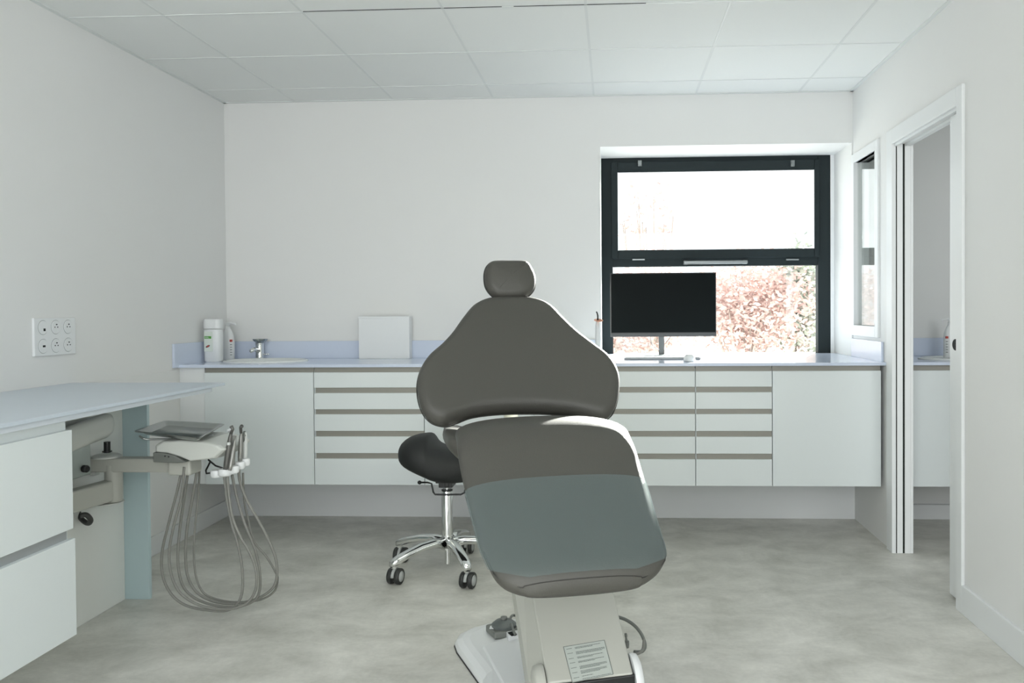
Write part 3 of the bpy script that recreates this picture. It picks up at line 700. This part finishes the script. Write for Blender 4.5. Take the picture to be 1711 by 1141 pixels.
sd_ = sad(MB(), ST).build('saddle_seat', saddle_m, st, smooth=True)
ss = sd_.modifiers.new('sub', 'SUBSURF'); ss.levels = 1; ss.render_levels = 1

# ------------------------------------------------------------------ treatment chair
PSI = math.radians(16)
Fv = Vector((math.sin(PSI), -math.cos(PSI), 0)); Lv = Vector((math.cos(PSI), math.sin(PSI), 0)); Zv = Vector((0, 0, 1))
KN = at(900, 700, 'y', 2.62); KN.z = 0
def CF(c, s, z): return KN + Lv * c + Fv * s + Zv * z        # chair frame -> world
ch = empty('dental_chair', CF(0, -.1, 0)); tag(ch, 'taupe upholstered dental treatment chair seen from its foot end, raised on a cream pedestal', 'dental chair')
def solve(A, p, axes):
    """intersect sight line of (u,v) with plane through A spanned by axes; returns coords"""
    r = ray(*p); n = axes[0].cross(axes[1]); t = (A - CAM).dot(n) / r.dot(n); X = CAM + r * t - A
    return X.dot(axes[0]), X.dot(axes[1])
def inset_poly(pts, d):
    n = len(pts); o = []
    for i in range(n):
        a = pts[i - 1]; b = pts[(i + 1) % n]; t = (b - a).normalized(); o.append(pts[i] + Vector((-t.y, t.x)) * d)
    return o
def cushion(name, outline, A, ax, thick, edge, dome, m, parent, warp=None, seam=None):
    nrm = ax[0].cross(ax[1]).normalized()
    if nrm.y > 0: nrm = -nrm                              # towards the viewer
    P2 = [Vector(solve(A, p, ax)) for p in outline]
    P2 = [Vector((p.x, p.y)) for p in spline([Vector((p.x, p.y, 0)) for p in P2], 5, True)]
    ar = sum(P2[i - 1].x * P2[i].y - P2[i].x * P2[i - 1].y for i in range(len(P2)))
    if ar < 0: P2 = P2[::-1]                               # counter-clockwise: left normal points inward
    c = sum(P2, Vector((0, 0))) / len(P2); rings = []
    W_f = (lambda a, b, h: A + ax[0] * a + ax[1] * b + nrm * (h + (warp(a, b) if warp else 0)))
    K = 7
    last = None
    for i in range(-K, K + 1):
        th = PI / 2 * i / K; d_ = edge * (1 - math.cos(th)); h = thick / 2 * math.sin(th)
        poly = inset_poly(P2, d_) if d_ > 0 else P2
        rings.append((poly, h))
    front = rings[-1]; back = rings[0]
    fr = []; bk = []
    for f in (.9, .75, .55, .35, .15):
        fr.append(([c + (p - c) * f for p in front[0]], front[1] + dome * (1 - f * f)))
        bk.append(([c + (p - c) * f for p in back[0]], back[1]))
    allr = bk[::-1] + rings + fr
    o = MB().rings([[W_f(p.x, p.y, h) for p in poly] for poly, h in allr]).build(name, m, parent, smooth=True)
    if seam is not None:
        poly = inset_poly(P2, -0.0012)
        MB().tube([W_f(p.x, p.y, seam) for p in poly + poly[:2]], .0022, 6, cap=False).build('piping', seam_m, o, smooth=True)
    return o
# backrest
REC = math.radians(38)
Rv = (-Fv * math.sin(REC) + Zv * math.cos(REC))             # up along the reclined back
BA = CF(0, -.36, .86)
back_out = [(851, 500), (828, 501), (808, 505), (789, 516), (772, 537), (755, 562), (737, 583), (716, 603), (703, 624), (697, 648), (698, 672), (704, 692), (713, 705), (726, 713), (745, 715), (764, 708), (786, 699), (820, 693), (860, 690.5), (905, 691), (945, 695), (975, 702), (1000, 708), (1018, 700), (1027, 682), (1031, 655), (1028, 630), (1014, 606), (990, 585), (963, 562), (940, 538), (922, 518), (904, 507), (880, 501)]
back = cushion('backrest', back_out, BA, (Lv, Rv), .085, .040, .0, uph_m, ch, warp=lambda a, b: .22 * a * a * max(0, 1 - b * 1.2) + .012 - .10 * (b - .22) ** 2, seam=-.012)
box_c = [at(851, 560, 'y', 3.2)]
# backrest shell behind
shell_out = [(851 + (u - 860) * .86 + 8, 605 + (v - 605) * .86) for u, v in back_out]
cushion('backrest_shell', shell_out, BA - (Fv * math.cos(REC) + Zv * math.sin(REC)) * .055, (Lv, Rv), .03, .012, 0, beige_m, ch, warp=lambda a, b: .30 * a * a * max(0, 1 - b * 1.2))
# headrest, tilted forward a little, and its bar
head_out = [(826, 437), (852, 436.5), (874, 437), (883, 441), (890, 452), (894, 463), (894, 477), (890, 487), (880, 496), (866, 500), (835, 500), (822, 494), (812, 481), (809, 464), (811, 450), (817, 441)]
HREC = math.radians(22); Hv = (-Fv * math.sin(HREC) + Zv * math.cos(HREC))
hb_ = solve(BA, (851, 500), (Lv, Rv)); HA = BA + Lv * hb_[0] + Rv * hb_[1] + (Fv * math.cos(REC)) * .02
cushion('headrest', head_out, HA, (Lv, Hv), .075, .036, .008, uph_m, ch, seam=-.004)
MB().box(-.03, .03, -.009, .009, -.22, .10, M=Matrix((( Lv.x, Fv.x, Rv.x, 0), (Lv.y, Fv.y, Rv.y, 0), (Lv.z, Fv.z, Rv.z, 0), (0, 0, 0, 1))).copy()).build('headrest_bar', chrome_m, ch)
hbar = children(ch)[-1]
for o in children(ch):
    if o.name.startswith('headrest_bar'): hbar = o
hbar.data.transform(Matrix.Translation(HA - (Fv * math.cos(REC) + Zv * math.sin(REC)) * .045))

# legrest: profile in the chair's vertical plane, edges measured from the photo
prof = [(-.14, .832), (-.10, .840), (-.05, .845), (.0, .845), (.05, .838), (.09, .817), (.13, .786), (.17, .752), (.30, .652), (.45, .540), (.53, .478), (.60, .425)]
prof = [(p.x, p.y) for p in spline([Vector((a, b, 0)) for a, b in prof], 6)]
cum = [0]
for i in range(1, len(prof)): cum.append(cum[-1] + math.dist(prof[i - 1], prof[i]))
Lc = cum[-1]
def pp(t):
    d_ = t * Lc
    for i in range(1, len(prof)):
        if cum[i] >= d_ - 1e-9:
            f = (d_ - cum[i - 1]) / (cum[i] - cum[i - 1]); a, b = prof[i - 1], prof[i]
            tx_, tz_ = (b[0] - a[0]), (b[1] - a[1]); m_ = math.hypot(tx_, tz_)
            return a[0] + f * (b[0] - a[0]), a[1] + f * (b[1] - a[1]), tx_ / m_, tz_ / m_
EL = [(690, 768), (700, 763), (713, 761), (756, 764), (801, 772), (853, 786), (917, 802), (941, 814), (960, 822), (978, 835), (988, 850), (994, 868), (998, 900)]
ER = [(690, 1006), (697, 1018), (704, 1031), (716, 1045), (753, 1062), (801, 1076), (860, 1093), (900, 1105), (930, 1114), (945, 1109), (956, 1102), (968, 1090), (977, 1076), (985, 1052), (991, 1022), (996, 985), (998, 950)]
def lut(tab, v):
    if v <= tab[0][0]: return tab[0][1]
    for (a, x), (b, y) in zip(tab, tab[1:]):
        if v <= b: return x + (y - x) * (v - a) / (b - a)
    return tab[-1][1]
def edge_c(s, z, tab, sg):
    best = None; prev = None; pc_ = 0
    for i in range(161):
        c = sg * (i * .003 - .02); u, v = proj(CF(c, s, z)); f = (u - lut(tab, v)) * sg
        if prev is not None and prev < 0 <= f: return pc_ + (c - pc_) * (-prev) / (f - prev)
        prev = f; pc_ = c
    return .02 * sg
NS = 130; st_ = []
for i in range(NS + 1):
    t = i / NS; s, z, tx_, tz_ = pp(t)
    if proj(CF(0, s, z))[1] > 995: NS = i; break            # the foot end
    cl = edge_c(s, z, EL, -1); crr = edge_c(s, z, ER, 1)
    st_.append([t, s, z, tx_, tz_, cl, crr])
for q in st_: q[0] = q[0] / st_[-1][0] if q is not st_[-1] else q[0]
st_[-1][0] = 1.0
for _ in range(3):
    for j in (5, 6):
        vals = [q[j] for q in st_]
        for i in range(2, len(st_) - 2): st_[i][j] = sum(vals[i - 2:i + 3]) / 5
# behind the knee the outline keeps the knee width, rounded
kn = [q for q in st_ if q[1] >= .04][0]
for q in st_:
    if q[1] < .04:
        f = max(0, min(1, (q[1] + .14) / .18)); sc = .94 + .06 * math.sin(f * PI / 2); mid = (kn[5] + kn[6]) / 2; hw = (kn[6] - kn[5]) / 2
        q[5] = mid - hw * sc; q[6] = mid + hw * sc
def leg_ring(q, hh, off=0, a0=0, a1=2 * PI, n=44, p=.78):
    t, s, z, tx_, tz_, cl, crr = q[:7]; mid = (cl + crr) / 2; hw = (crr - cl) / 2 + off; o = []
    nx_, nz_ = -tz_, tx_
    if nz_ < 0 or (nz_ == 0 and nx_ < 0): nx_, nz_ = -nx_, -nz_
    for j in range(n + (0 if a1 - a0 > 6.28 else 1)):
        a = a0 + (a1 - a0) * j / n; ca, sa_ = math.cos(a), math.sin(a)
        c = mid + hw * math.copysign(abs(ca) ** p, ca); h = (hh + off) * math.copysign(abs(sa_) ** .82, sa_)
        o.append(CF(c, s + nx_ * h, z + nz_ * h))
    return o
rg = []
for q in st_:
    t = q[0]; e = min(1, max(0, (1 - t) / .10)); e0 = min(1, t / .06)
    hh = .050 * (max(.02, 1 - (1 - e) ** 2) ** .5) * (max(.02, 1 - (1 - e0) ** 2) ** .5)
    q.append(hh); rg.append(leg_ring(q, hh))
leg = MB().rings(rg).build('legrest', uph_m, ch, smooth=True)
# piping round the front of the legrest
sq = [q for q in st_ if .80 < q[0] < .994][::3]
kq = sq[-1]
pts = [leg_ring(q, q[7], .0005)[1] for q in sq[:-2]] + [leg_ring(kq, kq[7], .0005)[j] for j in range(3, 20)] + [leg_ring(q, q[7], .0005)[21] for q in sq[:-2]][::-1]
MB().tube(spline(pts, 2), .0014, 6).build('piping', seam_m, leg, smooth=True)
# clear protective cover over the lower legrest
film = bpy.data.materials.new('clear_film'); film.use_nodes = True
fn = film.node_tree.nodes; fk = film.node_tree.links; fn.clear()
fo = fn.new('ShaderNodeOutputMaterial'); tr_ = fn.new('ShaderNodeBsdfTransparent'); tr_.inputs[0].default_value = (.90, .95, .95, 1)
gl = fn.new('ShaderNodeBsdfPrincipled'); gl.inputs['Base Color'].default_value = (.20, .245, .245, 1); gl.inputs['Roughness'].default_value = .17
mx_ = fn.new('ShaderNodeMixShader'); lw = fn.new('ShaderNodeLayerWeight'); lw.inputs[0].default_value = .30
mr = fn.new('ShaderNodeMapRange'); mr.inputs['To Min'].default_value = .30; mr.inputs['To Max'].default_value = .7
tcn = fn.new('ShaderNodeTexCoord'); tn = fn.new('ShaderNodeTexNoise'); tn.inputs['Scale'].default_value = 3; bpn = fn.new('ShaderNodeBump'); bpn.inputs['Strength'].default_value = .08; bpn.inputs['Distance'].default_value = .01
fk.new(tcn.outputs['Object'], tn.inputs['Vector']); fk.new(tn.outputs['Fac'], bpn.inputs['Height']); fk.new(bpn.outputs['Normal'], gl.inputs['Normal'])
fk.new(lw.outputs['Facing'], mr.inputs['Value']); fk.new(mr.outputs[0], mx_.inputs[0]); fk.new(tr_.outputs[0], mx_.inputs[1]); fk.new(gl.outputs[0], mx_.inputs[2]); fk.new(mx_.outputs[0], fo.inputs[0])
rg = []
sel = [q for q in st_ if proj(CF((q[5] + q[6]) / 2, q[1] + .03, q[2] + .04))[1] > 793]
for i, q in enumerate(sel[:-1]):
    f = i / (len(sel) - 1)
    a0 = -.25; a1 = PI + .25
    if q[0] > .955: continue
    if q[0] > .84: k = ((q[0] - .84) / .115) ** 1.3; a0 += k * 1.15; a1 -= k * 1.15
    rg.append(leg_ring(q, q[7], .0035, a0, a1, 40))
cov = MB().rings(rg, cap=False, closed=False).build('protective_cover', film, ch, smooth=True); cov['label'] = 'clear plastic foot cover'

# seat cushion behind the knee
rg = []
for s, hw, z, hh in ((-.02, .20, .775, .030), (-.06, .245, .775, .048), (-.12, .253, .772, .055), (-.22, .253, .766, .055), (-.34, .250, .762, .055), (-.42, .24, .765, .050), (-.46, .20, .77, .03)):
    ring = []
    for j in range(40):
        a = 2 * PI * j / 40; ca, sa_ = math.cos(a), math.sin(a)
        ring.append(CF(-.02 + hw * math.copysign(abs(ca) ** .55, ca), s, z + hh * math.copysign(abs(sa_) ** .8, sa_) + .045 * (abs(ca) ** 2)))
    rg.append(ring)
MB().rings(rg).build('seat', uph_m, ch, smooth=True)
# seat underframe
MB().prism([CF(-.17, -.42, .70), CF(.17, -.42, .70), CF(.17, .0, .70), CF(-.17, .0, .70)], (0, 0, .065)).build('seat_frame', beige_m, ch, bevel=.015, seg=3)
MB().prism([CF(-.10, .0, .70), CF(.10, .0, .70), CF(.10, .30, .52), CF(-.10, .30, .52)], (0, 0, .045)).build('legrest_frame', beige_m, ch, bevel=.01)
MB().tube([CF(0, -.40, .73), CF(0, -.52, .80), CF(0, -.62, .98)], [.03, .028, .025], 12).build('back_hinge', beige_m, ch, smooth=True)

# lift arm (pedestal), sloping down towards the viewer
def arm_pt(u, v, y): return at(u, v, 'y', y)
a0 = at(890, 1001, 'y', 2.62); a1 = at(1026, 994, 'y', 2.66); b0 = at(914.5, 1141, 'y', 2.335)
n_pl = (a1 - a0).cross(b0 - a0); r_b = ray(1058, 1125); b1 = CAM + r_b * ((a0 - CAM).dot(n_pl) / r_b.dot(n_pl))
up = (a0 - b0); top0 = a0 + up * 1.1; top1 = a1 + (a1 - b1) * 1.1
back_v = Vector((-.02, .10, -.16)) * .75
arm = MB().prism([top0, top1, b1, b0], back_v + Vector((0, 0, 0)))
arm.build('lift_arm', beige_m, ch, bevel=.006, seg=3)
# lower step: dark joint and pivot covers
fdir = (b1 - b0).normalized()
dn = Vector((0, 0, -.12))
MB().prism([b0 + Vector((.03, 0, -.006)), b1 + fdir * .006 + Vector((0, 0, -.004)), b1 + fdir * .006 + dn, b0 + Vector((.03, 0, 0)) + dn], (-.03, .12, 0)).build('pivot_housing', black_m, ch, bevel=.004)
cR = b1 + fdir * .008 + Vector((-.012, .05, -.045))
MB().lathe([(0, 0), (.075, 0), (.078, .006), (.074, .020), (.06, .026), (0, .028)], cR, 32, fdir).build('pivot_cover', white_m, ch, smooth=True, angle=60)
cL = b0 + Vector((-.012, .05, -.06))
MB().lathe([(0, 0), (.085, 0), (.088, .006), (.084, .026), (.07, .032), (0, .034)], cL, 32, -fdir).build('pivot_cover', beige_m, ch, smooth=True, angle=60)
# side flange of the arm (thin left cheek)
c0_ = at(862, 999, 'y', 2.72); c1_ = at(884, 1141, 'y', 2.43); cu_ = c0_ - c1_
MB().prism([c0_ + cu_ * .9, top0 + Vector((.002, .01, 0)), b0 + Vector((.002, .01, 0)), c1_], back_v * .6).build('arm_cheek', beige_m, ch, bevel=.004)
# instruction label
def onarm(u, v):
    n_ = (a1 - a0).cross(b0 - a0); r = ray(u, v); t = (a0 - CAM).dot(n_) / r.dot(n_); return CAM + r * t
nn = (a1 - a0).cross(b0 - a0).normalized(); nn = nn if nn.y < 0 else -nn
L0, L1, L2, L3 = onarm(941, 1081), onarm(1010, 1069.5), onarm(1025, 1127), onarm(956, 1141)
lab = MB().prism([p + nn * .0006 for p in (L0, L1, L2, L3)], nn * .0006).build('instruction_label', lab_m, ch)
def lq(a, b): 
    t = L0.lerp(L1, a); u2 = L3.lerp(L2, a); return t.lerp(u2, b)
tx = MB(); thick_ = nn * .0003
def bar_(a0_, a1_, b0_, b1_): tx.prism([lq(a0_, b0_) + nn * .0013, lq(a1_, b0_) + nn * .0013, lq(a1_, b1_) + nn * .0013, lq(a0_, b1_) + nn * .0013], thick_)
for q in ((0, 1, 0, .010), (0, 1, .99, 1), (0, .012, 0, 1), (.988, 1, 0, 1)): bar_(*q)
rows = [(.07, 2, .62), (.20, 3, .70), (.35, 2, .62), (.47, 2, .62), (.61, 3, .66), (.74, 3, .63), (.88, 1, .45), (.955, 1, .85)]
rnd = random.Random(3)
for b0_, nl, wd_ in rows:
    if b0_ < .95: 
        x = .06
        while x < .17: w = rnd.uniform(.012, .03); bar_(x, x + w, b0_ + .01, b0_ + .022); x += w + .006
    for k in range(nl):
        x = .26; end = .26 + wd_ * (1 if k < nl - 1 else rnd.uniform(.6, .9)); yb_ = b0_ + k * .030
        while x < end: w = rnd.uniform(.008, .045); bar_(x, min(x + w, end), yb_, yb_ + .013); x += w + .007
tx.build('label_text', ink_m, lab)

# base plate on the floor
zb = .055
bp0 = [at(u, v, 'z', .0) for u, v in ((866, 1044), (836, 1047), (785, 1060), (766, 1070), (760, 1080), (764, 1092), (805, 1150))]
base = [Vector((p.x, p.y, 0)) for p in bp0]
ctr_ax = lambda s, c: CF(c, s, 0)
base += [Vector((-.38, 2.30, 0)), Vector((-.10, 2.15, 0)), Vector((.08, 2.2, 0)), Vector((.075, 2.62, 0)), Vector((.055, 2.9, 0)), Vector((.0, 3.12, 0)), Vector((-.12, 3.24, 0)), Vector((-.25, 3.28, 0))]
bcen = sum(base, Vector()) / len(base)
def brg(sc, z): return [bcen + (p - bcen) * sc + Vector((0, 0, z)) for p in base]
MB().rings([brg(1, .0), brg(1, .012), brg(.975, .026), brg(.90, .040), brg(.80, .046)]).build('base_plate', white_m, ch, bevel=.004, seg=2)
MB().tube([Vector((p.x, p.y, .002)) for p in base] + [Vector((base[0].x, base[0].y, .002))], .0035, 6).build('base_gasket', black_m, ch)
i0 = [at(u, v, 'z', .05) for u, v in ((806, 1080), (852, 1062), (875, 1066), (888, 1146), (842, 1146))]
MB().prism([Vector((p.x, p.y, .035)) for p in i0], (0, 0, .017)).build('base_cover', white_m, ch, bevel=.006, seg=2)
# cable inlet on the base
ib = at(850, 1062, 'z', .07)
MB().prism([at(u, v, 'z', .05) for u, v in ((842, 1058), (868, 1053), (874, 1066), (850, 1072))], (0, 0, .022)).build('cable_inlet', white_m, ch, bevel=.003)
MB().prism([at(u, v, 'z', .0735) for u, v in ((848, 1057), (860, 1054), (864, 1061), (855, 1063))], (0, 0, .001)).build('inlet_slot', gap_m, ch)
# hose at the right of the pedestal and hose fitting
rh = [at(u, v, 'y', y) for u, v, y in ((1030, 1030, 2.80), (1045, 1035, 2.79), (1060, 1045, 2.77), (1072, 1060, 2.74), (1078, 1078, 2.72), (1073, 1088, 2.70), (1060, 1089, 2.68))]
MB().tube(spline(rh, 6), .0055, 10).build('supply_hose', unitg_m, ch, smooth=True)
rh = [at(u, v, 'y', y) for u, v, y in ((1076, 1068, 2.73), (1074, 1084, 2.70), (1066, 1092, 2.66), (1052, 1093, 2.62))]
MB().tube(spline(rh, 6), .0045, 10).build('supply_hose', hose_m, ch, smooth=True)
p = at(1048, 1082, 'y', 2.60)
MB().lathe([(0, 0), (.006, 0), (.008, .012), (.0085, .02), (.004, .021), (.003, .032), (.0045, .036), (.004, .044), (0, .046)], p, 14, (-.1, 0, 1)).build('hose_fitting', unitg_m, ch, smooth=True, angle=50)

# ------------------------------------------------------------------ foot control on the floor
fc = empty('foot_control', (-.42, 3.32, 0)); tag(fc, 'dark grey foot pedal on the floor at the left of the pedestal base', 'foot control')
zz = .074
q = [at(u, v, 'z', zz) for u, v in ((811, 1043), (822, 1040), (858, 1035), (872, 1049), (868, 1052), (826, 1057))]
MB().prism([Vector((p.x, p.y, .0475)) for p in q], (0, 0, .026)).build('frame', unitg_m, fc, bevel=.006, seg=2)
p = at(842, 1039, 'z', .09)
MB().lathe([(0, 0), (.045, 0), (.045, .010), (.03, .022), (0, .028)], (p.x, p.y, .074), 28).build('pedal', mat('pedal_grey', (.10, .115, .11), .4), fc, smooth=True, angle=50)
MB().lathe([(0, 0), (.012, 0), (.012, .01), (0, .012)], (p.x, p.y, .099), 18).build('knob', unitg_m, fc, smooth=True)
p = at(823, 1048, 'z', .075); MB().box(p.x - .010, p.x + .006, p.y - .015, p.y + .012, .0745, .0765).build('button', white_m, fc, bevel=.001)
p = at(860, 1042, 'z', .075); MB().box(p.x - .006, p.x + .010, p.y - .02, p.y + .02, .0745, .0765).build('button', white_m, fc, bevel=.001)
cbp = [(at(868, 1030, 'z', .06)), at(857, 1028, 'z', .07), at(853, 1034, 'z', .08), at(856, 1048, 'z', .09), at(861, 1061, 'z', .075)]
MB().tube(spline(cbp, 6), .0048, 10).build('cable', unitg_m, fc, smooth=True)

# ------------------------------------------------------------------ outside
gr = MB().box(-30, 30, WY + .3, 60, -.10, .0).build('ground', ground_m); tag(gr, kind='structure')
sill = box('low_wall', -3, 6, 8.6, 8.85, 0, .72, mat('render_white', (.75, .74, .72), .8)); tag(sill, 'low pale garden wall in front of the autumn shrubs outside the window', 'wall')
def shrub(name, cx, cy, rx, ry, z0, z1, n, m, label, cat, ls=.05, seed=1, trunk=True, airy=0, group=None):
    rn = random.Random(seed); e = empty(name, (cx, cy, 0)); tag(e, label, cat, group)
    fol = MB(); br = MB()
    cl = []
    for k in range(60):
        while 1:
            x, y, z = rn.uniform(-1, 1), rn.uniform(-1, 1), rn.uniform(-1, 1)
            if x * x + y * y + z * z < 1: break
        cl.append(Vector((cx + x * rx, cy + y * ry, (z0 + z1) / 2 + z * (z1 - z0) / 2)))
    for k in range(n):
        c = rn.choice(cl); sp = .38 if not airy else .22
        p = c + Vector((rn.gauss(0, sp * rx * .6), rn.gauss(0, sp * ry * .6), rn.gauss(0, sp * (z1 - z0) * .35)))
        a = Vector((rn.uniform(-1, 1), rn.uniform(-1, 1), rn.uniform(-.6, .6))).normalized(); b = a.orthogonal().normalized()
        b.rotate(Matrix.Rotation(rn.uniform(0, 6.28), 3, a)); s = ls * rn.uniform(.6, 1.3)
        fol.add([p - a * s, p + b * s * .45 + a.cross(b) * s * .1, p + a * s, p - b * s * .45], [(0, 1, 2, 3)])
    fol.build('foliage', m, e)
    root = Vector((cx, cy, 0))
    for c in cl[:14]:
        mid = root.lerp(c, .5) + Vector((rn.uniform(-.1, .1), 0, .15))
        br.tube(spline([root, mid, c], 4), [.03 - .0028 * i for i in range(9)], 6)
    br.build('stem', bark_m, e, smooth=True)
    return e
shrub('autumn_shrub', .30, 10.5, .8, .5, .75, 1.70, 5200, pink_m, 'reddish autumn shrub outside, partly behind the monitor', 'shrub', .04, 1)
shrub('autumn_shrub', 1.55, 9.9, .72, .45, .70, 1.75, 5600, pink_m, 'reddish autumn shrub outside, right of the monitor', 'shrub', .04, 2)
shrub('green_shrub', 2.36, 10.9, .36, .35, .60, 1.85, 3000, leaf_m, 'grey green shrub outside at the right edge of the window', 'shrub', .055, 3)
shrub('green_shrub', .05, 12.8, .65, .4, .45, 1.35, 1400, leaf_m, 'low green shrub outside, seen under the monitor', 'shrub', .05, 4)
shrub('sparse_tree', .55, 13.5, .45, .4, 1.6, 3.3, 260, pink_m, 'thin sparse tree outside in the left of the upper pane', 'tree', .05, 5, airy=1)
